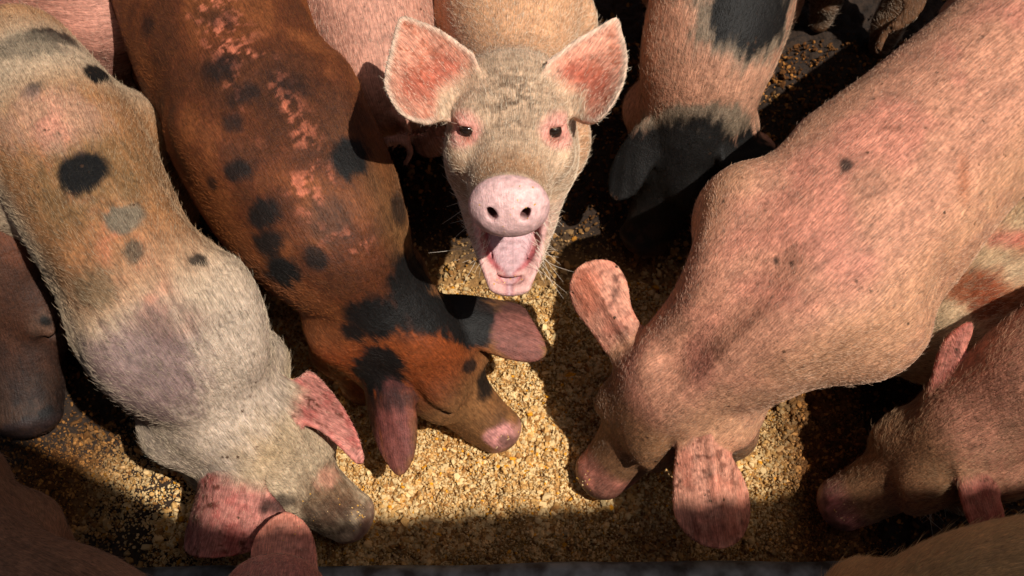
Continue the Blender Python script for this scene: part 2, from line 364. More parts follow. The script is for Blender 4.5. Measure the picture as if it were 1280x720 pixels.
def build_feed():
    m = attr_mat('meal', 1., .08)
    n1, n2 = 120000, 34000
    x = np.concatenate([rng.uniform(-.62, .62, n1), rng.uniform(-.95, .95, n2)]); y = np.concatenate([rng.uniform(.622, 1.16, n1), rng.uniform(.622, 1.75, n2)])
    n3 = 7000; c3 = P(118, 606, 0); x = np.concatenate([x, rng.normal(c3[0] - .02, .075, n3)]); y = np.concatenate([y, rng.normal(c3[1], .05, n3)])
    p = np.stack([x, y, 0 * x], 1); n = n1 + n2 + n3
    ok = (rng.random(n) < sstep(-.62, -.47, x + (vnoise(p, 12, 4, 2) - .5) * .2)) | (np.arange(n) >= n1); x, y, p = x[ok], y[ok], p[ok]; idx = np.arange(n)[ok]; n = len(x)
    size = .0021 * rng.lognormal(0, .45, n) * (.85 + .5 * (vnoise(p, 16, 8) > .62)) * np.where((idx > n1) & (idx < n1 + n2), 1.15, 1)
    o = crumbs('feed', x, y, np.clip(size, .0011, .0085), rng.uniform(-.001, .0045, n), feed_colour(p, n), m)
    tag(o, 'coarse pale grain meal heaped in the trough between the pigs', 'feed', kind='stuff')
    # flat straw and husk bits on the littered floor behind
    n = 1500; x = rng.uniform(-1.1, 1.1, n); y = rng.uniform(1.2, 2.2, n)
    c = np.where((rng.random(n) < .25)[:, None], srgb(150, 112, 62), srgb(80, 56, 36))
    o = crumbs('litter', x, y, rng.uniform(.003, .008, n), .001, c, m, flat=.2); tag(o, 'flat husks and straw bits on the dark floor', 'litter', kind='stuff')
def box(lo, hi):
    v = np.array([(x, y, z) for x in (lo[0], hi[0]) for y in (lo[1], hi[1]) for z in (lo[2], hi[2])], float)
    f = np.array([(0, 1, 3, 2), (4, 6, 7, 5), (0, 4, 5, 1), (2, 3, 7, 6), (0, 2, 6, 4), (1, 5, 7, 3)]); return v, f
def metal_mat():
    m, t, b = nodes('galvanised'); tc = t.nodes.new('ShaderNodeTexCoord'); n = t.nodes.new('ShaderNodeTexNoise'); n.inputs['Scale'].default_value = 28; n.inputs['Detail'].default_value = 8
    cr = t.nodes.new('ShaderNodeValToRGB'); e = cr.color_ramp.elements; e[0].position = .35; e[0].color = (.05, .045, .04, 1); e[1].position = .65; e[1].color = (.24, .26, .26, 1)
    t.links.new(tc.outputs['Object'], n.inputs['Vector']); t.links.new(n.outputs[0], cr.inputs[0]); t.links.new(cr.outputs[0], b.inputs['Base Color'])
    b.inputs['Roughness'].default_value = .55; b.inputs['Metallic'].default_value = .25; return m
def build_trough():
    m = metal_mat(); base = np.array([0, .60, 0.])
    root = bpy.data.objects.new('feed_trough', None); COL.objects.link(root); root.location = base
    tag(root, 'grey metal trough edge running along the foot of the picture', 'trough')
    # lip: a rolled profile swept along x
    prof = [(.044, .000), (.040, .016), (.032, .026), (.020, .030), (.006, .028), (-.004, .018), (-.008, .004), (-.010, -.03), (.040, -.03)]
    xs = np.linspace(-1.6, 1.6, 161); V = []
    for x in xs:
        wob = .0012 * math.sin(x * 9) + .0008 * math.sin(x * 23)
        for (py, pz) in prof: V.append((x, .583 + py + wob - math.tan(ROT) * x * 1.0, pz + wob))
    k = len(prof); F = []
    for i in range(len(xs) - 1):
        for j in range(k):
            j2 = (j + 1) % k; F.append((i * k + j, i * k + j2, (i + 1) * k + j2, (i + 1) * k + j))
    mesh_obj('front_rim', V, F, m, root, base)
    v, f = box((-1.6, .64, -.05), (1.6, 1.15, -.045)); mesh_obj('floor_plate', v, f, m, root, base, smooth=False)
def build_shade_roof():
    # unseen roof added here; its eave is shaped to shade trough and left floor
    z0 = 2.7; off = z0 * SUN[:2] / SUN[2]; ca, cb = P(440, 650, 0), P(710, 634, 0); sl = (cb[1] - ca[1]) / (cb[0] - ca[0])
    xs = np.linspace(-4, 5, 361); V = []; 
    for x in xs:
        zz = .018 * math.sin(x * 2 * math.pi / .076 / 1.0)
        xg = x - off[0]; y0 = ca[1] + sl * (xg - ca[0]); g1, g2 = P(180, 624, 0), P(85, 576, 0)
        y0 = min(max(y0, g1[1] + (g2[1] - g1[1]) / (g2[0] - g1[0]) * (xg - g1[0])), .86) + off[1]     # eave pushed out on a diagonal to shade the left floor
        for (yy, dz) in ((y0, 0), (y0 - 3.2, .5), (y0 - 3.2, .503), (y0, .003)): V.append((x, yy, z0 + zz + dz))
    F = []
    for i in range(len(xs) - 1):
        for j in range(4): F.append((i * 4 + j, i * 4 + (j + 1) % 4, i * 4 + 4 + (j + 1) % 4, i * 4 + 4 + j))
    m, t, b = nodes('shade_roof_sheet'); tc = t.nodes.new('ShaderNodeTexCoord'); n = t.nodes.new('ShaderNodeTexNoise'); n.inputs['Scale'].default_value = 6
    cr = t.nodes.new('ShaderNodeValToRGB'); cr.color_ramp.elements[0].color = (.07, .05, .04, 1); cr.color_ramp.elements[1].color = (.16, .15, .14, 1)
    t.links.new(tc.outputs['Object'], n.inputs['Vector']); t.links.new(n.outputs[0], cr.inputs[0]); t.links.new(cr.outputs[0], b.inputs['Base Color']); b.inputs['Roughness'].default_value = .7
    o = mesh_obj('added_shade_roof', V, F, m); tag(o, 'unseen corrugated roof added to shade the near end of the trough', 'roof')

# ------------------------------------------------------------------ pigs
class Head:
    def __init__(s, poll, snout, up=(0, 0, 1), roll=None):
        s.o = np.asarray(poll, float); d = np.asarray(snout, float) - s.o; s.k = np.linalg.norm(d) / .262
        s.Y = unit(d); up = np.asarray(up, float); s.Z = unit(up - s.Y * (up @ s.Y)); s.X = np.cross(s.Y, s.Z)
        # canonical snout lies a bit below the poll line: tilt so that snout disc centre falls on the given point
        a = math.atan2(.05, .257); c, sn = math.cos(a), math.sin(a)
        s.Y, s.Z = s.Y * c + s.Z * sn, s.Z * c - s.Y * sn
        s.A = np.stack([s.X, s.Y, s.Z])
    def w(s, x, y, z): return s.o + s.k * (s.X * x + s.Y * y + s.Z * z)
    def l(s, X): return (X - s.o) @ s.A.T / s.k
def add_head(sd, H, open_mouth=False, thin=1.0):
    k = H.k
    def E(c, r, kk=.02, mode='u', rot=0.):
        A = H.A
        if rot:
            c_, s_ = math.cos(rot), math.sin(rot); A = np.stack([H.X, H.Y * c_ + H.Z * s_, H.Z * c_ - H.Y * s_])
        c = (c[0] * thin, c[1], c[2])
        if c[1] > .2: r = (r[0] * (thin if thin >= 1 else thin * .9), r[1], r[2] * (1 if thin >= 1 else .86))
        f, cc, R = ell(H.w(*c), np.array(r) * k, A); sd.add(f, cc, R, kk * k, mode); return f
    rows = [(0, -.05, -.045, .080 * thin, .075), (0, .0, -.035, .082 * thin, .082), (0, .06, -.042, .073 * thin, .074), (0, .115, -.052, .058 * thin, .060), (0, .165, -.058, .054 * thin, .050), (0, .215, -.057, .047 * thin, .041), (0, .24, -.052, .043 * thin, .036)]
    R = [tuple(H.w(*r[:3])) + (r[3] * k, r[4] * k) for r in rows]
    sd.add(*Tube(R, 4, up=H.Z).prim(), k=.03 * k)
    E((0, .246, -.052), (.0465, .013, .0365), .010, rot=-.12)                      # snout disc
    E((0, .252, -.050), (.0435, .011, .0335), .006, rot=-.12)
    for sx in (-1, 1):
        E((sx * .052, .035, -.085), (.038, .080, .050), .03)                      # jowl
        E((sx * .046, .092, .000), (.026, .034, .015), .025)                       # brow
        E((sx * .058, .11, -.044), (.024, .045, .028), .02)                        # cheek bone
        E((sx * .060, .122, -.010), (.011, .015, .0085), .006, 's')               # socket
        E((sx * .0560, .113, .0005), (.013, .017, .0062), .004)                   # upper lid
        E((sx * .0600, .125, -.0225), (.010, .015, .0055), .004)                  # lower lid
        E((sx * .0185, .266, -.050), (.0060, .017, .0070), .004, 's'); E((sx * .0215, .267, -.0455), (.0040, .012, .0040), .004, 's')             # nostril
    if not open_mouth:
        rows = [(0, .03, -.105, .055, .045), (0, .11, -.105, .042, .030), (0, .19, -.098, .030 * thin, .018), (0, .222, -.094, .022 * thin, .013)]
        sd.add(*Tube([tuple(H.w(*r[:3])) + (r[3] * k, r[4] * k) for r in rows], 4, up=H.Z).prim(), k=.035 * k)
    else:
        # lower jaw dropped about forty degrees
        tb = lambda rows, kk, mode='u': sd.add(*Tube([tuple(H.w(*r[:3])) + (r[3] * k, r[4] * k) for r in rows], 5, up=H.Z).prim(), k=kk * k, mode=mode)
        tb([(0, .03, -.10, .062, .050), (0, .075, -.139, .064, .040), (0, .115, -.171, .057, .029), (0, .138, -.188, .045, .018), (0, .155, -.203, .027, .012), (0, .166, -.213, .009, .006)], .02)
        E((0, .09, -.118), (.062, .06, .05), .02, rot=-.75)                      # cheek skin stretched between the jaws
        E((0, .152, -.216), (.013, .014, .012), .012)                            # chin
        tb(MOUTH, .007, 's')                                                     # the open wedge
        tb([(0, .08, -.135, .034, .014), (0, .10, -.150, .039, .016), (0, .118, -.166, .042, .015), (0, .138, -.184, .034, .014), (0, .150, -.195, .019, .010), (0, .158, -.202, .005, .006)], .005, 's')
        tb([(0, .06, -.120, .026, .008), (0, .105, -.160, .030, .009), (0, .138, -.187, .020, .006), (0, .154, -.199, .004, .004)], .008)   # tongue
        for j in range(7):
            f = j / 6; E((0, .088 + .044 * f, -.140 - .038 * f), (.024 - .012 * f, .0024, .0058), .004, rot=-.70)
MOUTH = [(0, .080, -.112, .024, .020), (0, .12, -.131, .040, .034), (0, .175, -.157, .050, .052), (0, .25, -.174, .040, .075)]
def leg_prims(sd, top, foot, r, fwd, front=True, hind_bulge=.0):
    top, foot = np.asarray(top, float), np.asarray(foot, float); fw = unit([fwd[0], fwd[1], 0])
    if front:
        elbow = top * .55 + foot * .45 - fw * .03; wrist = top * .22 + foot * .78 + fw * .012
        pts = [(top, r * 1.5), (elbow, r), (wrist, r * .62), (foot + [0, 0, .045], r * .5), (foot + [0, 0, .014] + fw * .012, r * .52)]
    else:
        knee = top * .55 + foot * .45 + fw * .05; hock = top * .27 + foot * .73 - fw * .055
        pts = [(top, r * 2.0), (knee, r * 1.35), (hock, r * .62), (foot + [0, 0, .05] - fw * .02, r * .5), (foot + [0, 0, .014] + fw * .008, r * .52)]
    for (a, ra), (b, rb) in zip(pts[:-1], pts[1:]): sd.add(*cone(a, b, ra, rb), k=.03)

def make_pig(key, spine, head=None, ears=(), coat=None, spots=(), label='', legs=(1, -2), legw=.68, bumps=(), hair=26000, hlen=.014, hcol=None, vox=.0045,
             open_mouth=False, dirt=1.0, thin=1., nose=None, tail=True, hair_mix=.5, patch=None, whisk=False, feet=None, groove=None, scap=None, nwet=.9, group='pigs crowding round the trough'):
    if ONLY and key not in ONLY.split(','): return
    vox *= VOX; hlen *= .62 if not open_mouth else .85
    rows = [tuple(P(px, py, z)) + (w_, h_) for px, py, z, w_, h_ in spine]
    sd = Sdf(); T = Tube(rows, 5); sd.add(*T.prim(), k=.02)
    H = None
    if head: H = Head(*head); add_head(sd, H, open_mouth, thin)
    for (px, py, z, r3, kk) in bumps:
        ax = None
        f, c, R = ell(P(px, py, z), r3, ax); sd.add(f, c, R, kk)
    if groove:
        g = [T.C[i] + T.U[i] * (T.H[i] + .011) for i in range(groove[0], groove[1])]
        for a_, b_ in zip(g[:-1], g[1:]): sd.add(*cone(a_, b_, .016, .016), k=.045, mode='s')
    if scap:
        for sx in (-1, 1):
            i = scap; A_ = np.stack([T.S[i], T.T[i], T.U[i]]); A_ = np.stack([unit(A_[0] + .35 * sx * A_[1]), unit(A_[1] - .35 * sx * A_[0]), A_[2]])
            f, c_, R = ell(T.C[i] + T.S[i] * sx * T.W[i] * .62 + T.U[i] * T.H[i] * .62, (.034, .085, .040), A_); sd.add(f, c_, R, .045)
            f, c_, R = ell(T.C[i - 4] + T.S[i - 4] * sx * (T.W[i - 4] + .03) + T.U[i - 4] * T.H[i - 4] * .45, (.035, .04, .08), np.stack([T.S[i], T.T[i], T.U[i]])); sd.add(f, c_, R, .06, 's')
    nrow = len(spine); frames = []
    for li, idx in enumerate(legs):
        idx = idx % nrow; i = min(idx * 5, len(T.C) - 1)
        for sx in (-1, 1):
            top = T.C[i] + T.S[i] * sx * T.W[i] * legw - np.array([0, 0, T.H[i] * .35])
            foot = np.array([top[0] + sx * T.S[i][0] * .0, top[1], 0.])
            if feet and (li, sx) in feet: foot = foot + np.array(feet[li, sx] + (0,))
            leg_prims(sd, top, foot, .042 if li else .046, T.T[i], front=(li == 1))
    if tail:
        a = T.C[0] - T.T[0] * T.W[0] * .9 + np.array([0, 0, T.H[0] * .35]); pts = []
        for q in range(9):
            f = q / 8; pts.append(tuple(a - T.T[0] * (.02 + .05 * f) + T.S[0] * .018 * math.sin(f * 9) + np.array([0, 0, .018 * math.cos(f * 9) - .03 * f])) + (.010 - .006 * f,) * 2)
        sd.add(*Tube(pts, 2).prim(), k=.008)
    E = []
    for e in ears:
        ear = Ear(*e[0], **e[1]) if isinstance(e[-1], dict) else Ear(*e); sd.add(*ear.prim(), k=.012); E.append(ear)
    V, F, Nn = surface(sd, vox)
    keep = V[:, 2] > -.02
    n = len(V)
    # ---- coat colour
    hl = H.l(V) if H else np.full((n, 3), 9.)
    earm = np.zeros(n); earin = np.zeros(n); rim = np.zeros(n); hollow = np.zeros(n)
    for e in E:
        x, y, z = e.loc(V); d = e(V); w_ = sstep(.05 * e.L, .3 * e.L, y) * (d < .004)
        if H: w_ = np.maximum(w_, sstep(.088 * thin, .102 * thin, np.abs(hl[:, 0])) * (d < .003) * (e.out2d(x, y) < .006))
        rim = np.maximum(rim, w_ * sstep(-.011, -.003, e.out2d(x, y))); hollow = np.maximum(hollow, w_ * np.exp(-((y - .30 * e.L) / (.22 * e.L)) ** 2) * sstep(-.012, -.03, e.out2d(x, y)))
        earm = np.maximum(earm, w_); side = (Nn @ e.n) > 0; earin = np.maximum(earin, w_ * side)
    ti, tt = T.near(V)
    along = (ti + tt) / (len(T.C) - 1)
    c = np.tile(np.asarray(coat(0) if callable(coat) else coat, float), (n, 1))
    noise = vnoise(V, 9, 11, 3)
    seg = np.linalg.norm(np.diff(T.C, axis=0), axis=1).sum(); lat = ((V - T.C[ti]) * T.S[ti]).sum(1); upv = ((V - T.C[ti]) * T.U[ti]).sum(1)
    fa_ = along * seg + np.maximum((V - T.C[-1]) @ T.T[-1], 0); fs = np.arctan2(lat, upv + .05) * .15
    for e in E:
        x, y, z = e.loc(V); m_ = earm > .3; m_ &= np.abs(z) < .02; fa_ = np.where(m_, y, fa_); fs = np.where(m_, x, fs)
    FL = np.stack([fa_ - .25 * np.abs(fs), fs, upv * .2], 1); streak = vnoise(FL * [1, 6, 1], 26, 61, 3)
    base_ctx = dict(V=V, N=Nn, hl=hl, ear=earm, earin=earin, rim=rim, hollow=hollow, along=along, noise=noise, side=((V - T.C[ti]) * T.S[ti]).sum(1) / T.W[ti], up=Nn[:, 2])
    bvh = BVHTree.FromPolygons([tuple(v) for v in V], [tuple(f) for f in F]) if spots else None
    blk = np.zeros(n)
    c = patch(c, base_ctx) if patch else c
    for (px, py, rx, ry, colr, soft, st) in spots:
        d_ = ray(px, py); hit, _, _, dist = bvh.ray_cast(Vector(EYE), Vector(d_))
        if hit is None: continue
        q = V - np.array(hit); mm = dist / FPX
        dd = np.sqrt((q @ RGT / (rx * mm)) ** 2 + (q @ UPC / (ry * mm)) ** 2 + (q @ FWD / ((rx + ry) * mm)) ** 2)
        dd = dd + (vnoise(V, 60, 31 + int(px), 3) - .5) * .9 * soft + (vnoise(V, 24, 41 + int(py), 2) - .5) * .5 + (streak - .5) * (.5 + 1.2 * soft)
        m_ = (1 - sstep(1 - soft, 1 + soft, dd)) * st; c = mixc(c, colr, m_); blk = np.maximum(blk, m_ * (np.mean(colr) < .05))
    if H:
        pinkn = nose if nose is not None else srgb(186, 128, 116)
        sn = (sstep(.238, .248, hl[:, 1]) if open_mouth else sstep(.238, .256, hl[:, 1] + .014 * (vnoise(V, 60, 3, 2) - .5)) * .8) * (np.abs(hl[:, 0]) < .06) * (np.abs(hl[:, 2] + .05) < .06)
    else: sn = np.zeros(n)
    wet = sn * nwet
    if H:
        c = mixc(c, pinkn, sn * .9)
        for sx in (-1, 1):
            dn = np.linalg.norm((hl - [sx * .0185, .254, -.049]) / [.008, .02, .010], axis=1); c = mixc(c, srgb(70, 30, 28), (1 - sstep(.8, 1.15, dn)) * .9)
    if H and not open_mouth:
        m_ = sstep(.15, .25, hl[:, 1]) * (np.abs(hl[:, 0]) < .08) * sstep(.38, .62, vnoise(V, 34, 63, 3)) * (np.abs(hl[:, 2]) < .14); c = mixc(c, srgb(66, 44, 32), m_ * .75)
    if open_mouth:
        # wet inside of the mouth
        x_, y_, z_ = hl[:, 0], hl[:, 1], hl[:, 2]
        
        inner = (np.abs(x_) < .058) & (z_ < -.085) & (y_ > .05) & (y_ < .24)
        tube_d = lambda g: Tube([tuple(H.w(*r[:3])) + ((r[3] + g) * H.k, (r[4] + g) * H.k) for r in MOUTH], 5, up=H.Z)(V)
        outn = Nn @ (H.Y * .6 + H.Z * .8)
        lipm = inner * sstep(.008, .002, tube_d(.004)) * (y_ < .235)
        c = mixc(c, srgb(224, 170, 164), lipm * .8)
        wl = np.interp(y_, [.06, .118, .142, .160], [.046, .043, .028, .005])
        wm = inner * sstep(.006, .001, tube_d(.006)) * sstep(.003, -.003, np.abs(x_) - wl)
        c = mixc(c, srgb(176, 84, 88), wm * .88); tng = wm * sstep(.003, -.003, np.abs(x_) - wl * .68); c = mixc(c, srgb(212, 176, 178), tng * .85)
        wet = np.maximum(wet, np.maximum(wm, lipm * .7))
    c = c * (1 + (.56 * streak - .28) * (1 - np.clip(sn + wet, 0, 1)))[:, None]
    c = np.clip(c * (.88 + .24 * vnoise(V, 40, 77, 2))[:, None], 0.004, .9)
    base = np.array([T.C[len(T.C) // 2][0], T.C[len(T.C) // 2][1], 0.])
    ob = mesh_obj('pig', V, F, M_SKIN, origin=base)
    set_col(ob.data, 'Col', c); set_f(ob.data, 'Wet', wet); set_f(ob.data, 'Dirt', np.full(n, dirt) * (1 - sn) * (1 + .5 * earm))
    fl = ob.data.attributes.new('Flow', 'FLOAT_VECTOR', 'POINT'); fl.data.foreach_set('vector', FL.astype(np.float32).ravel())
    tag(ob, label, 'pig', group)
    # ---- eyes
    if H:
        for sx in (-1, 1):
            cc = H.w(sx * .0540 * thin, .119, -.011); r = .0106 * H.k; u = np.linspace(0, math.pi, 13); vv = np.linspace(0, 2 * math.pi, 25)[:-1]
            pts = np.array([(math.sin(a) * math.cos(b), math.sin(a) * math.sin(b), math.cos(a)) for a in u for b in vv]) * r + cc
            f = [(i * 24 + j, i * 24 + (j + 1) % 24, (i + 1) * 24 + (j + 1) % 24, (i + 1) * 24 + j) for i in range(12) for j in range(24)]
            mesh_obj('eye', pts, f, M_EYE, ob, cc)
    # ---- coat of hair
    fa = F; tri = V[fa]; ctr = tri.mean(1); nrm = Nn[fa].mean(1)
    ar = .5 * np.linalg.norm(np.cross(tri[:, 2] - tri[:, 0], tri[:, 3] - tri[:, 1]), axis=1)
    view = unit(EYE - np.array([0, 1.0, .3])); facing = (nrm * ((EYE - ctr) / np.linalg.norm(EYE - ctr, axis=1)[:, None])).sum(1)
    # in or near the picture (a margin is kept for other viewpoints)
    rel = ctr - EYE; dep = rel @ FWD; sx_ = (rel @ RGT) / dep * FPX; sy_ = (rel @ UPC) / dep * FPX
    infr = (np.abs(sx_) < 760) & (np.abs(sy_) < 460) & (ctr[:, 2] > .02)
    bald = (sn + wet)[fa[:, 0]] * (1 if nwet > .5 else .2)
    em = earm[fa[:, 0]]; ei = earin[fa[:, 0]]
    # keep hair out of the eye sockets
    ey = np.zeros(len(fa))
    if H:
        hc = H.l(ctr)
        for sx in (-1, 1): ey = np.maximum(ey, np.exp(-(np.linalg.norm((hc - [sx * .059, .119, -.012]) / [.02, .022, .016], axis=1)) ** 4 * 1.0))
    wgt = ar * infr * (facing > -.35) * (bald < .25) * (1 - .55 * ei) * (1 - ey)
    if wgt.sum() <= 0 or hair == 0: return ob
    nh = hair; pick = rng.choice(len(fa), nh, p=wgt / wgt.sum())
    r1, r2 = rng.random((2, nh, 1)); q = tri[pick]
    root = (q[:, 0] * (1 - r1) + q[:, 1] * r1) * (1 - r2) + (q[:, 3] * (1 - r1) + q[:, 2] * r1) * r2
    nn = nrm[pick]; nn /= np.linalg.norm(nn, axis=1)[:, None] + 1e-9
    bi, bt = T.near(root); flow = -T.T[bi].copy()
    lateral = ((root - T.C[bi]) * T.S[bi]).sum(1)[:, None] * T.S[bi]; flow += lateral / (T.W[bi][:, None] + .01) * .55
    flow[:, 2] -= .15
    if H:
        hr = H.l(root); wh = sstep(-.04, .05, hr[:, 1])[:, None]
        side = np.sign(hr[:, 0])[:, None] * H.X * np.minimum(np.abs(hr[:, 0:1]) * 9, .8)
        flow = flow * (1 - wh) + (-H.Y + side + H.Z * .1) * wh
    eh = em[pick][:, None]
    for e in E:
        x, y, z = e.loc(root); m_ = (np.abs(z) < .02) & (y > 0) & (y < e.L * 1.15) & (em[pick] > .1)
        out = (x / (np.abs(e.poly[:, 0]).max()))[:, None] * e.x
        flow[m_] = (e.y * .9 + out * .8)[m_]
    # slow swirl so that the hair does not lie like combed nylon
    sw = np.stack([vnoise(root, 14, s_, 2) - .5 for s_ in (3, 4, 5)], 1); flow = flow + sw * .9 + rng.normal(0, .13, (nh, 3))
    flow -= nn * (flow * nn).sum(1)[:, None]; flow /= np.linalg.norm(flow, axis=1)[:, None] + 1e-9
    lift = rng.uniform(.05, .24, (nh, 1)); 
    ln = hlen * rng.uniform(.5, 1.25, (nh, 1)) * (1 - .45 * eh)
    if H: ln = ln * (1 - .45 * sstep(.10, .22, H.l(root)[:, 1:2]))
    wild = rng.random((nh, 1)) < .03; ln = np.where(wild, ln * 1.5, ln); lift = np.where(wild, lift + .5, lift)
    d1 = flow + nn * lift; d1 /= np.linalg.norm(d1, axis=1)[:, None]
    d2 = flow + nn * lift * .2 + rng.normal(0, .18, (nh, 3))
    pts = np.stack([root - nn * .0006, root + d1 * ln * .36, root + d1 * ln * .62 + d2 * ln * .12, root + d1 * ln * .7 + d2 * ln * .38], 1)
    cr = c[F[pick, 0]]
    hc_ = np.asarray(hcol if hcol is not None else srgb(235, 215, 190), float)
    bk = blk[F[pick, 0]]; lum = cr.mean(1)
    mixf = (hair_mix * rng.uniform(.3, 1.3, nh)) * (1 - .93 * bk)
    mixf = np.clip(mixf, 0, 1)[:, None]; hcolr = np.clip(cr * rng.lognormal(-.05, .33, (nh, 1)) * (1 - mixf) + hc_ * mixf, .003, .85)
    dk = (rng.random(nh) < .10 + .5 * (vnoise(root, 55, 91, 3) > .62)) * (dirt > .5); hcolr = np.where(dk[:, None], hcolr * .35, hcolr)
    rad = np.repeat(np.array([[.00018, .00016, .00011, .00003]]), nh, 0) * rng.uniform(.8, 1.25, (nh, 1))
    if whisk and H:
        k = 110; wp = []
        for _ in range(k):
            sx = rng.choice([-1, 1]); a = rng.random()
            st = np.array([sx * rng.uniform(.025, .045), rng.uniform(.10, .16), rng.uniform(-.19, -.10)]); dr = np.array([sx * rng.uniform(.2, 1), rng.uniform(-.1, .5), rng.uniform(-1, -.1)])
            L_ = rng.uniform(.02, .05); b_ = rng.normal(0, .25, 3)
            wp.append([H.w(*(st + dr * L_ * t + b_ * L_ * t * t)) for t in (0, .33, .66, 1)])
        pts = np.concatenate([pts, np.array(wp)]); hcolr = np.concatenate([hcolr, np.tile(srgb(225, 210, 190), (k, 1))]); rad = np.concatenate([rad, np.repeat([[.0003, .00025, .0002, .00008]], k, 0)])
        nh += k
    hc = bpy.data.hair_curves.new('fur'); hc.add_curves([4] * nh)
    hc.attributes['position'].data.foreach_set('vector', (pts - base).astype(np.float32).ravel())
    ra = hc.attributes.get('radius') or hc.attributes.new('radius', 'FLOAT', 'POINT'); ra.data.foreach_set('value', rad.astype(np.float32).ravel())
    ca = hc.attributes.new('Col', 'FLOAT_COLOR', 'CURVE'); ca.data.foreach_set('color', np.hstack([hcolr, np.ones((nh, 1))]).astype(np.float32).ravel())
    hc.materials.append(M_HAIR); ho = bpy.data.objects.new('fur', hc); COL.objects.link(ho); ho.parent = ob
    return ob

# colours of coats (true surface colours, linear)
PINK = srgb(186, 130, 104); ROSE = srgb(200, 118, 108); CREAM = srgb(178, 158, 132); TAN = srgb(176, 128, 80); RUST = srgb(88, 44, 22); BLACK = srgb(19, 17, 16)
GREYSK = srgb(122, 100, 94); GREYHAIR = srgb(112, 100, 84); MUD = srgb(110, 72, 46)
TOCAM = (0, -.5, .866)

def face_patch(c, k):       # the pig that looks up: cream-grey hair on the face, pink round the eyes
    hl = k['hl']; y = hl[:, 1]
    c = mixc(c, srgb(200, 150, 112), sstep(-.01, -.05, y)); c = mixc(c, srgb(190, 158, 128), .7 * sstep(-.04, .02, y))
    m = np.exp(-((hl[:, 0] / .045) ** 2 + ((y - .09) / .06) ** 2)) * sstep(.42, .56, vnoise(k['V'], 120, 5, 3)); c = mixc(c, srgb(96, 74, 56), m * .85)
    yy = y + .03 * (vnoise(k['V'], 60, 8, 3) - .5); m = sstep(.15, .21, yy) * sstep(.24, .225, y) * sstep(-.05, -.02, hl[:, 2]); c = mixc(c, srgb(156, 112, 76), m * .75)
    for sx in (-1, 1):
        d = np.linalg.norm((hl - [sx * .058, .118, -.012]) / [.03, .034, .026], axis=1); c = mixc(c, srgb(214, 146, 132), (1 - sstep(.65, 1.15, d)) * .9)
        d = np.linalg.norm((hl - [sx * .053, .132, -.018]) / [.012, .012, .012], axis=1); c = mixc(c, srgb(150, 78, 44), (1 - sstep(.5, 1.1, d)) * .5)
    d = sstep(.04, .07, hl[:, 0]) * sstep(.06, .1, y) * sstep(.22, .16, y) * sstep(-.02, -.05, hl[:, 2]); c = mixc(c, srgb(140, 100, 70), d * .55)
    m = sstep(-.10, -.13, hl[:, 2]) * sstep(.05, .1, y); c = mixc(c, srgb(214, 176, 158), m * .7)
    c = mixc(c, srgb(212, 142, 118), k['earin'] * .85)
    m = k['earin'] * sstep(.55, .72, vnoise(k['V'], 70, 15, 3)); c = mixc(c, srgb(176, 96, 66), m * .5)
    m = k['earin'] * sstep(.56, .64, vnoise(k['V'], 170, 25, 3)) * sstep(.4, .6, vnoise(k['V'], 24, 35, 2)); c = mixc(c, srgb(150, 70, 40), m * .7)
    c = mixc(c, srgb(170, 82, 62), k['hollow'] * k['earin'] * .75); c = mixc(c, srgb(222, 196, 172), k['rim'] * .75)
    return c
def ear_pink(c, k, col=(190, 108, 100), dirty=.5):
    c = mixc(c, srgb(*col), k['ear'] * .8); m = k['ear'] * sstep(.50, .62, vnoise(k['V'], 150, 19, 4)) * sstep(.38, .62, vnoise(k['V'], 26, 29, 3)); c = mixc(c, srgb(84, 42, 30), m * dirty)
    m = k['ear'] * sstep(.45, .7, vnoise(k['V'], 45, 49, 2)); return mixc(c, np.array(srgb(*col)) * [.85, .7, .66], m * .7) * (1 + .35 * k['rim'])[:, None]

def coat_L(c, k):
    a = k['along']; n = k['noise']
    c = mixc(c, CREAM, np.full(len(c), .7))
    tan = sstep(.14, .26, a) * sstep(.62, .50, a) * sstep(.25, .45, n + .14) * sstep(1.0, .75, k['side']); c = mixc(c, srgb(146, 98, 58), tan * .92)
    c = mixc(c, srgb(150, 104, 62), sstep(.10, .03, a + .04 * (n - .5)) * .8)
    ridge = sstep(.35, .05, np.abs(k['side'] - .05)) * sstep(.2, .3, a) * sstep(.35, .6, vnoise(k['V'], 28, 6, 3)); c = mixc(c, srgb(196, 112, 88), ridge * .7)
    c = mixc(c, srgb(176, 156, 138), sstep(.55, .66, a)); c = mixc(c, srgb(176, 152, 122), sstep(-.02, .02, k['hl'][:, 1]) * .8)
    dk = sstep(.17, .20, k['hl'][:, 1]) * sstep(.45, .6, vnoise(k['V'], 30, 9, 3)); c = mixc(c, srgb(92, 66, 48), dk * .8)
    return ear_pink(c, k, (180, 104, 98), .95)
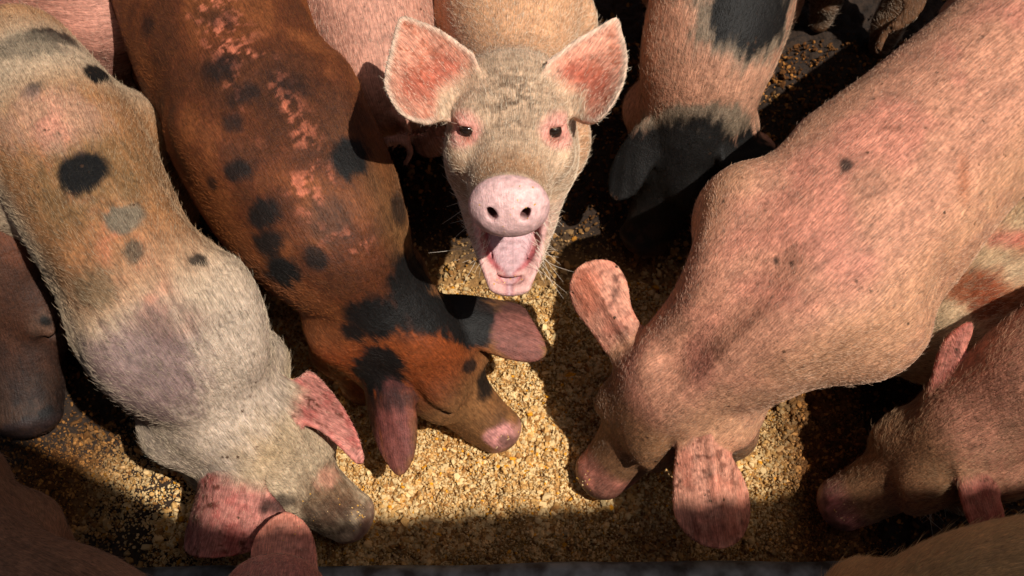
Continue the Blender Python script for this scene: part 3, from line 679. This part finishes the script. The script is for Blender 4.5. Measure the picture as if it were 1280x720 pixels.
def coat_B(c, k):
    n = k['noise']; V = k['V']
    c = mixc(c, srgb(112, 62, 32), sstep(.45, .62, n)); c = mixc(c, srgb(66, 36, 20), sstep(.55, .35, n) * .7)
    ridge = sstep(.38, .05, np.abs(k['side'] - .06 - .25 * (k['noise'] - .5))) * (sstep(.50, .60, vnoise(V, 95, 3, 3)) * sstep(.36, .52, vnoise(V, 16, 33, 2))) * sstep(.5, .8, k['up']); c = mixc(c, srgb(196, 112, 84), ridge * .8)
    h = sstep(.05, .16, k['hl'][:, 1]); c = mixc(c, srgb(140, 98, 60), h * .7)
    c = mixc(c, srgb(128, 60, 24), sstep(-.10, -.02, k['hl'][:, 1]) * sstep(.12, .04, k['hl'][:, 1]) * .8)
    c = mixc(c, srgb(120, 86, 52), sstep(.55, .8, k['along']) * sstep(.1, .6, -k['side']) * .7)
    m = k['ear'] * sstep(.46, .50, k['eartip'] if 'eartip' in k else k['ear']); return c
def coat_P(c, k):
    n = k['noise']; c = mixc(c, srgb(190, 116, 100), sstep(.46, .66, n) * .5); c = mixc(c, srgb(188, 142, 106), sstep(.45, .95, np.abs(k['side'])) * .6); c = mixc(c, srgb(150, 104, 84), sstep(.52, .66, vnoise(k['V'], 22, 71, 4)) * .4)
    f = sstep(.0, .07, k['hl'][:, 1]); c = mixc(c, srgb(118, 82, 52), f * .85)
    c = mixc(c, srgb(196, 120, 104), sstep(.19, .22, k['hl'][:, 1]) * .8)
    return ear_pink(c, k, (200, 136, 114), .75)
def coat_K(c, k):
    c = mixc(c, srgb(184, 134, 108), sstep(.3, .6, k['noise'])); 
    return c
def coat_F(c, k):
    c = mixc(c, srgb(168, 114, 92), sstep(.35, .6, k['noise'])); f = sstep(-.02, .06, k['hl'][:, 1]); c = mixc(c, srgb(122, 86, 56), f * .85)
    c = mixc(c, srgb(180, 110, 104), sstep(.2, .24, k['hl'][:, 1])); return ear_pink(c, k, (164, 96, 84), .8)
def coat_H(c, k):
    c = mixc(c, srgb(150, 82, 44), sstep(.5, .62, k['noise']) * .8); return ear_pink(c, k, (170, 84, 72), .4)

make_pig('C', [(628, -330, .38, .13, .15), (632, -200, .385, .14, .15), (636, -90, .395, .135, .15), (640, 5, .42, .125, .14), (640, 70, .45, .095, .10), (640, 104, .48, .07, .075)],
    head=(P(640, 108, .58), P(636, 261, .668), (0, .2, 1)), bumps=[(650, 175, .33, (.118, .09, .13), .06)],
    ears=[(((583, 120), (503, 22), [(598, 86), (575, 58), (548, 36), (520, 20), (500, 13), (493, 28), (489, 60), (487, 100), (489, 135), (499, 162), (514, 181), (538, 176), (556, 160), (590, 150)]), .61, .645, (.26, -.6, .75), .0042, 10., -.8),
          (((694, 125), (770, 22), [(680, 92), (700, 68), (725, 46), (750, 28), (772, 13), (779, 34), (783, 70), (780, 105), (770, 138), (754, 166), (738, 172), (722, 160), (712, 150), (690, 150)]), .61, .645, (-.26, -.6, .75), .0042, 10., -.8)],
    coat=srgb(196, 164, 138), nose=srgb(228, 184, 182), patch=face_patch, label='pig looking straight up with its mouth wide open', hair=46000, hlen=.012, open_mouth=True, vox=.0034, dirt=.35,
    legs=(1, 3), whisk=True, hair_mix=.75, hcol=srgb(240, 222, 196))
make_pig('L', [(30, 100, .35, .105, .13), (82, 185, .38, .126, .15), (142, 300, .39, .116, .155), (205, 400, .375, .132, .15), (262, 480, .26, .108, .12), (303, 532, .18, .074, .085)],
    head=(P(322, 540, .262), P(446, 652, .03)), thin=.95,
    ears=[(((345, 505), (450, 572), [(322, 492), (340, 470), (372, 476), (400, 466), (424, 490), (444, 528), (455, 572), (446, 580), (425, 560), (398, 538), (372, 530), (345, 530)]), .285, .20, (-.1, -.2, 1), .0042, -12., 0., .002, .012),
          (((288, 575), (255, 690), [(268, 566), (232, 586), (212, 630), (202, 664), (218, 690), (262, 698), (300, 696), (324, 678), (326, 650), (318, 618), (310, 585)]), .275, .17, (-.35, -.3, 1), .0042, -9.)],
    coat=srgb(186, 150, 122), patch=coat_L, nose=srgb(136, 96, 88), label='cream and tan pig with round black spots, its muddy pink ears over the meal', hair=52000, hlen=.016, vox=.0038, dirt=.9,
    spots=[(68, 46, 30, 13, BLACK, .3, .95), (38, 56, 36, 20, GREYHAIR, .35, .8), (122, 92, 12, 24, BLACK, .25, 1), (102, 222, 62, 66, srgb(116, 88, 56), .5, .75), (150, 330, 70, 60, srgb(150, 100, 66), .7, .5), (102, 216, 28, 30, BLACK, .25, 1), (154, 274, 22, 20, GREYHAIR, .2, .95), (168, 314, 12, 14, srgb(80, 66, 52), .3, .9),
           (120, 362, 30, 24, srgb(96, 80, 58), .5, .7), (248, 325, 12, 8, BLACK, .3, .9), (42, 112, 10, 12, srgb(60, 55, 50), .5, .9), (60, 150, 60, 40, srgb(206, 160, 140), .5, .4), (170, 470, 78, 74, srgb(108, 84, 84), .35, .85), (205, 400, 50, 20, srgb(120, 92, 80), .5, .6), (412, 618, 34, 30, srgb(98, 68, 46), .6, .85), (400, 646, 34, 22, srgb(70, 48, 36), .6, .8), (410, 596, 16, 12, srgb(196, 140, 116), .6, .8), (348, 632, 18, 12, srgb(40, 28, 24), .5, .9), (330, 560, 30, 30, srgb(160, 132, 96), .8, .6)], hair_mix=.34, hcol=srgb(226, 206, 172), scap=16)
make_pig('B', [(205, -150, .36, .125, .15), (240, -50, .38, .150, .155), (285, 60, .39, .158, .16), (345, 180, .39, .158, .16), (408, 290, .37, .138, .15), (455, 362, .29, .084, .105), (500, 415, .195, .062, .075)],
    head=(P(520, 412, .27), P(630, 544, .02)), thin=.80,
    ears=[(((482, 455), (500, 592), [(460, 440), (484, 436), (500, 450), (510, 480), (518, 530), (515, 575), (500, 595), (482, 580), (462, 550), (450, 515), (452, 475)]), .23, .12, (-.3, -.1, 1), .0042, -10.),
          (((556, 392), (684, 442), [(545, 372), (580, 366), (620, 370), (655, 376), (668, 400), (684, 438), (668, 452), (635, 448), (600, 436), (570, 425), (550, 410)]), .25, .21, (.1, -.3, 1), .0042, -8.)],
    nose=srgb(176, 124, 112), coat=RUST, patch=coat_B, label='rust brown pig with black spots and black ears tipped pink, snout in the meal', hair=52000, hlen=.013, vox=.0038, dirt=.3,
    spots=[(272, 22, 20, 16, BLACK, .6, .6), (184, 35, 10, 12, BLACK, .6, .6), (278, 86, 22, 16, BLACK, .5, .8), (306, 118, 20, 20, BLACK, .5, .8), (294, 154, 16, 14, BLACK, .5, .8), (358, 108, 34, 24, BLACK, .6, .65), (437, 198, 23, 30, BLACK, .25, 1), (296, 214, 18, 14, BLACK, .4, .9), (266, 230, 8, 8, BLACK, .5, .8),
           (330, 268, 20, 20, BLACK, .35, .95), (338, 305, 22, 18, BLACK, .35, .95), (356, 342, 28, 22, BLACK, .3, 1), (396, 322, 14, 14, BLACK, .4, .9), (410, 278, 26, 30, srgb(70, 44, 30), .5, .7), (462, 395, 28, 26, BLACK, .3, 1), (440, 415, 18, 14, BLACK, .35, 1), (506, 366, 20, 50, BLACK, .35, 1), (498, 262, 10, 24, BLACK, .4, .8),
           (578, 398, 44, 34, BLACK, .12, 1), (528, 392, 24, 30, BLACK, .3, .9), (476, 462, 34, 34, BLACK, .15, 1), (462, 515, 12, 56, BLACK, .4, .8), (474, 402, 30, 26, BLACK, .3, 1), (524, 350, 20, 46, BLACK, .3, 1), (545, 392, 30, 26, BLACK, .2, 1), (655, 412, 34, 42, srgb(128, 78, 70), .12, .95), (494, 545, 26, 60, srgb(112, 62, 58), .3, .9), (486, 500, 34, 14, BLACK, .6, .7), (645, 380, 40, 12, srgb(60, 40, 34), .8, .7), (606, 480, 12, 24, BLACK, .3, .95), (586, 458, 10, 8, BLACK, .3, .9), (626, 545, 20, 18, srgb(206, 140, 134), .25, .9)], hair_mix=.14, hcol=srgb(204, 130, 66), scap=16)
make_pig('P', [(1440, -60, .36, .13, .16), (1310, 55, .38, .150, .165), (1165, 185, .39, .155, .165), (1035, 312, .385, .178, .165), (945, 400, .34, .138, .145), (880, 462, .26, .096, .11), (840, 497, .19, .072, .082)],
    head=(P(828, 478, .275), P(744, 600, .025)), thin=.95,
    ears=[(((798, 436), (738, 338), [(815, 440), (806, 415), (790, 385), (784, 352), (768, 328), (742, 325), (720, 336), (711, 360), (718, 388), (736, 412), (756, 440), (770, 455), (795, 462)]), .28, .34, (-.2, -.35, 1), .0046, -9.5, 0., 0., .010),
          (((878, 535), (900, 680), [(858, 520), (884, 512), (900, 530), (910, 560), (930, 588), (947, 620), (945, 655), (925, 678), (896, 686), (868, 676), (850, 650), (846, 610), (848, 570), (850, 545)]), .25, .17, (.1, -.35, 1), .0046, -9.5, 0., 0., .010)],
    coat=PINK, patch=coat_P, nose=srgb(112, 76, 64), label='big pink pig with a brown forehead lowering its head, one ear raised', groove=(18, 25), scap=18, hair=56000, hlen=.0095, vox=.0038, dirt=.9, hair_mix=.32, hcol=srgb(238, 216, 190),
    bumps=[(800, 450, .25, (.035, .03, .03), .03), (925, 268, .415, (.070, .055, .10), .05), (1085, 405, .36, (.08, .08, .09), .07)],
    spots=[(1056, 205, 7, 9, srgb(50, 40, 34), .5, .9), (970, 326, 3, 5, srgb(50, 36, 30), .5, .9), (990, 330, 3, 3, srgb(50, 36, 30), .5, .8), (1115, 160, 16, 5, srgb(110, 66, 50), .8, .8), (1110, 90, 16, 5, srgb(110, 70, 56), .8, .5), (1205, 222, 8, 24, srgb(160, 92, 60), .8, .6), (735, 360, 16, 30, srgb(186, 100, 72), .7, .6), (893, 668, 50, 16, srgb(120, 56, 40), .8, .7)])
make_pig('K', [(950, -240, .36, .12, .14), (925, -130, .38, .135, .15), (908, -20, .38, .128, .15), (884, 70, .34, .118, .13), (866, 135, .25, .092, .105), (858, 172, .18, .074, .085)],
    head=(P(858, 165, .275), P(800, 305, .05)),
    ears=[(((800, 170), (772, 246), [(812, 150), (790, 165), (768, 195), (758, 228), (768, 250), (792, 244), (810, 215), (822, 190)]), .27, .19, (-.3, -.2, 1), .0045, -6.),
          (((910, 185), (966, 200), [(900, 165), (935, 152), (965, 158), (972, 178), (962, 205), (930, 214), (905, 205)]), .27, .2, (.3, -.2, 1), .0045, -6.)],
    coat=srgb(164, 116, 92), patch=coat_K, label='pink pig with a black saddle and a black head, facing down into the shade', hair=26000, hlen=.015, vox=.0045, dirt=.7, nose=srgb(50, 36, 34),
    spots=[(938, 18, 70, 62, GREYHAIR, .2, .9), (942, 10, 54, 54, BLACK, .15, 1), (868, 152, 92, 22, GREYHAIR, .25, .9), (850, 210, 110, 56, BLACK, .2, 1), (786, 215, 34, 48, BLACK, .2, 1), (830, 270, 90, 60, BLACK, .2, 1), (945, 195, 40, 34, BLACK, .2, 1)], hair_mix=.35, hcol=srgb(200, 180, 150))
make_pig('M', [(478, 100, .34, .09, .12), (462, 30, .37, .118, .15), (440, -60, .38, .125, .155), (420, -170, .37, .13, .15), (410, -240, .34, .10, .11)],
    coat=srgb(188, 134, 114), label='pale pink pig seen from behind between the brown pig and the staring one', hair=16000, vox=.005, legs=(1, 3), dirt=.9, hair_mix=.4)
make_pig('J', [(190, -60, .34, .11, .13), (110, -50, .37, .125, .15), (20, -50, .38, .125, .15), (-80, -60, .36, .12, .15), (-130, -60, .32, .09, .1)],
    coat=srgb(186, 130, 112), label='pink back of a pig in the top left corner', hair=9000, vox=.006, tail=False, hair_mix=.35)
make_pig('D', [(-190, 30, .34, .11, .14), (-135, 110, .36, .13, .15), (-85, 200, .35, .13, .15), (-40, 265, .28, .10, .115), (-14, 330, .19, .08, .082)],
    head=(P(-8, 312, .28), P(32, 530, .07)), nwet=.15,
    ears=[(((-25, 385), (-60, 470), [(-40, 370), (-60, 400), (-75, 450), (-60, 475), (-35, 450), (-15, 410)]), .25, .17, (-.3, -.2, 1), .0045, -6.),
          (((38, 345), (92, 380), [(30, 330), (60, 330), (88, 350), (98, 382), (80, 392), (55, 380), (38, 368)]), .25, .20, (.3, -.2, 1), .0045, -6.)],
    thin=1.12, coat=srgb(62, 36, 24), label='dark brown pig in the shade at the left edge, black snout lowered', hair=16000, vox=.0045, nose=srgb(50, 36, 34), dirt=.3, tail=False,
    spots=[(10, 270, 60, 50, srgb(96, 50, 26), .5, .9), (40, 515, 80, 44, srgb(22, 20, 20), .5, 1), (62, 405, 20, 16, srgb(96, 70, 56), .6, .8), (58, 402, 9, 7, srgb(20, 16, 14), .5, 1), (30, 470, 70, 40, srgb(48, 32, 26), .7, .7)], hair_mix=.18, hcol=srgb(130, 84, 52))
make_pig('E', [(260, 960, .34, .13, .15), (170, 885, .39, .13, .15), (80, 815, .40, .13, .15), (0, 765, .39, .115, .14), (-35, 680, .36, .08, .11), (-50, 610, .34, .065, .08)],
    coat=srgb(142, 98, 70), label='brownish pink back of a pig in the bottom left corner', hair=14000, vox=.0055, dirt=.8, hair_mix=.3, hcol=srgb(190, 150, 120))
make_pig('F', [(1650, 400, .33, .12, .14), (1520, 425, .35, .14, .15), (1400, 450, .35, .14, .15), (1310, 480, .32, .11, .125), (1245, 515, .24, .084, .1), (1208, 542, .18, .068, .078)],
    head=(P(1205, 530, .27), P(1042, 635, .04)), thin=.92,
    ears=[(((1178, 508), (1208, 406), [(1160, 500), (1166, 470), (1174, 440), (1190, 415), (1212, 402), (1216, 415), (1206, 440), (1198, 470), (1196, 500), (1190, 515)]), .27, .36, (-.1, -.5, .9), .0048, -10.),
          (((1212, 580), (1238, 666), [(1196, 574), (1222, 562), (1240, 590), (1254, 622), (1260, 652), (1246, 666), (1222, 668), (1208, 640), (1200, 606)]), .26, .19, (.1, -.4, 1), .0048, -9.)],
    coat=srgb(156, 110, 88), patch=coat_F, nose=srgb(110, 74, 68), label='reddish brown pig at the right edge, one ear standing up', hair=32000, hlen=.017, vox=.004, dirt=1., whisk=True, hair_mix=.35, hcol=srgb(214, 180, 140), tail=False)
make_pig('H', [(1560, 230, .24, .10, .11), (1450, 260, .26, .12, .13), (1340, 300, .26, .125, .135), (1250, 345, .235, .105, .12), (1190, 385, .20, .08, .09)],
    head=(P(1175, 400, .22), P(1040, 440, .06)),
    ears=[(((1175, 425), (1248, 438), [(1150, 404), (1180, 408), (1215, 424), (1246, 436), (1240, 444), (1205, 440), (1170, 432)]), .21, .17, (.05, -.6, .8), .0045, -5.)],
    coat=srgb(184, 154, 120), patch=coat_H, label='cream pig with a rusty patch squeezed beneath the big pink pig at the right', hair=22000, hlen=.019, vox=.005, hair_mix=.5, hcol=srgb(226, 206, 172), tail=False,
    spots=[(1215, 360, 42, 24, srgb(130, 62, 30), .4, .9), (1232, 378, 18, 26, srgb(120, 56, 26), .4, .9), (1260, 298, 44, 12, srgb(190, 104, 90), .6, .7)])
make_pig('G', [(1560, 770, .30, .12, .13), (1450, 768, .32, .13, .14), (1320, 766, .33, .13, .14), (1200, 778, .32, .115, .13), (1110, 800, .30, .09, .1), (1050, 820, .28, .07, .08)],
    coat=srgb(198, 154, 102), label='shaggy tan back of a pig along the bottom right edge', hair=26000, hlen=.026, vox=.0055, hair_mix=.5, hcol=srgb(222, 184, 126), dirt=.3, tail=False)
make_pig('O', [(300, 1010, .28, .10, .12), (310, 930, .30, .12, .13), (325, 860, .30, .12, .13), (340, 800, .28, .09, .1), (345, 770, .26, .07, .08)],
    head=(P(345, 775, .29), P(430, 760, .10)),
    ears=[(((352, 765), (354, 642), [(318, 770), (314, 725), (311, 685), (322, 662), (345, 645), (364, 641), (384, 655), (393, 680), (395, 720), (396, 770)]), .28, .24, (0, -.3, 1), .005, -6.)],
    coat=srgb(190, 120, 104), patch=lambda c, k: ear_pink(c, k, (196, 132, 112), .5), label='pig at the bottom edge showing only one broad pink ear beside the muddy cream snout', hair=9000, hlen=.008, vox=.004, tail=False)
make_pig('I', [(1330, -420, .38, .12, .14), (1260, -330, .40, .13, .14), (1190, -230, .41, .125, .14), (1130, -150, .42, .10, .12), (1110, -110, .44, .08, .09)],
    head=(P(1110, -120, .53), P(1066, -18, .50), (0, .3, 1)),
    ears=[(((1130, -60), (1110, 55), [(1120, -70), (1165, -50), (1152, 10), (1130, 34), (1110, 44), (1100, 66), (1093, 64), (1098, 46), (1112, 30), (1128, 10), (1122, -40)]), .5, .40, (-.5, -.3, .6), .0045, -4.)],
    coat=srgb(96, 66, 44), label='dark tan pig at the top edge with its snout held up', hair=12000, hlen=.018, vox=.0055, dirt=.3, tail=False, hair_mix=.4)
def stuck_crumbs():
    dg = bpy.context.evaluated_depsgraph_get(); pts = []; dg.update()
    for (px, py, rx, ry, n) in ((640, 262, 40, 30, 14), (694, 162, 6, 4, 5), (446, 640, 16, 16, 30), (628, 548, 14, 12, 12), (725, 606, 18, 14, 24), (640, 350, 22, 8, 8), (380, 640, 60, 40, 16), (1050, 640, 20, 16, 12)):
        for _ in range(n):
            d = ray(px + rng.normal(0, rx * .5), py + rng.normal(0, ry * .5)); ok, hit, nr, _, ob, _ = S.ray_cast(dg, Vector(EYE), Vector(d))
            if ok and ob.name.startswith('pig'): pts.append(tuple(hit))
    if not pts: return
    p = np.array(pts); n = len(p); sz = rng.uniform(.0007, .0019, n)
    global ground_height
    gh = ground_height; ground_height = lambda x, y: p[:, 2]
    o = crumbs('feed_crumbs', p[:, 0], p[:, 1], sz, 0., np.where((rng.random(n) < .5)[:, None], srgb(214, 160, 70), srgb(222, 190, 140)), bpy.data.materials.get('meal') or attr_mat('meal')); ground_height = gh
    tag(o, 'yellow bits of meal stuck on the snouts and faces', 'crumbs', kind='stuff')
stuck_crumbs()
if not ONLY or 'G0' in ONLY:
    build_ground(); build_feed(); build_trough()
build_shade_roof()
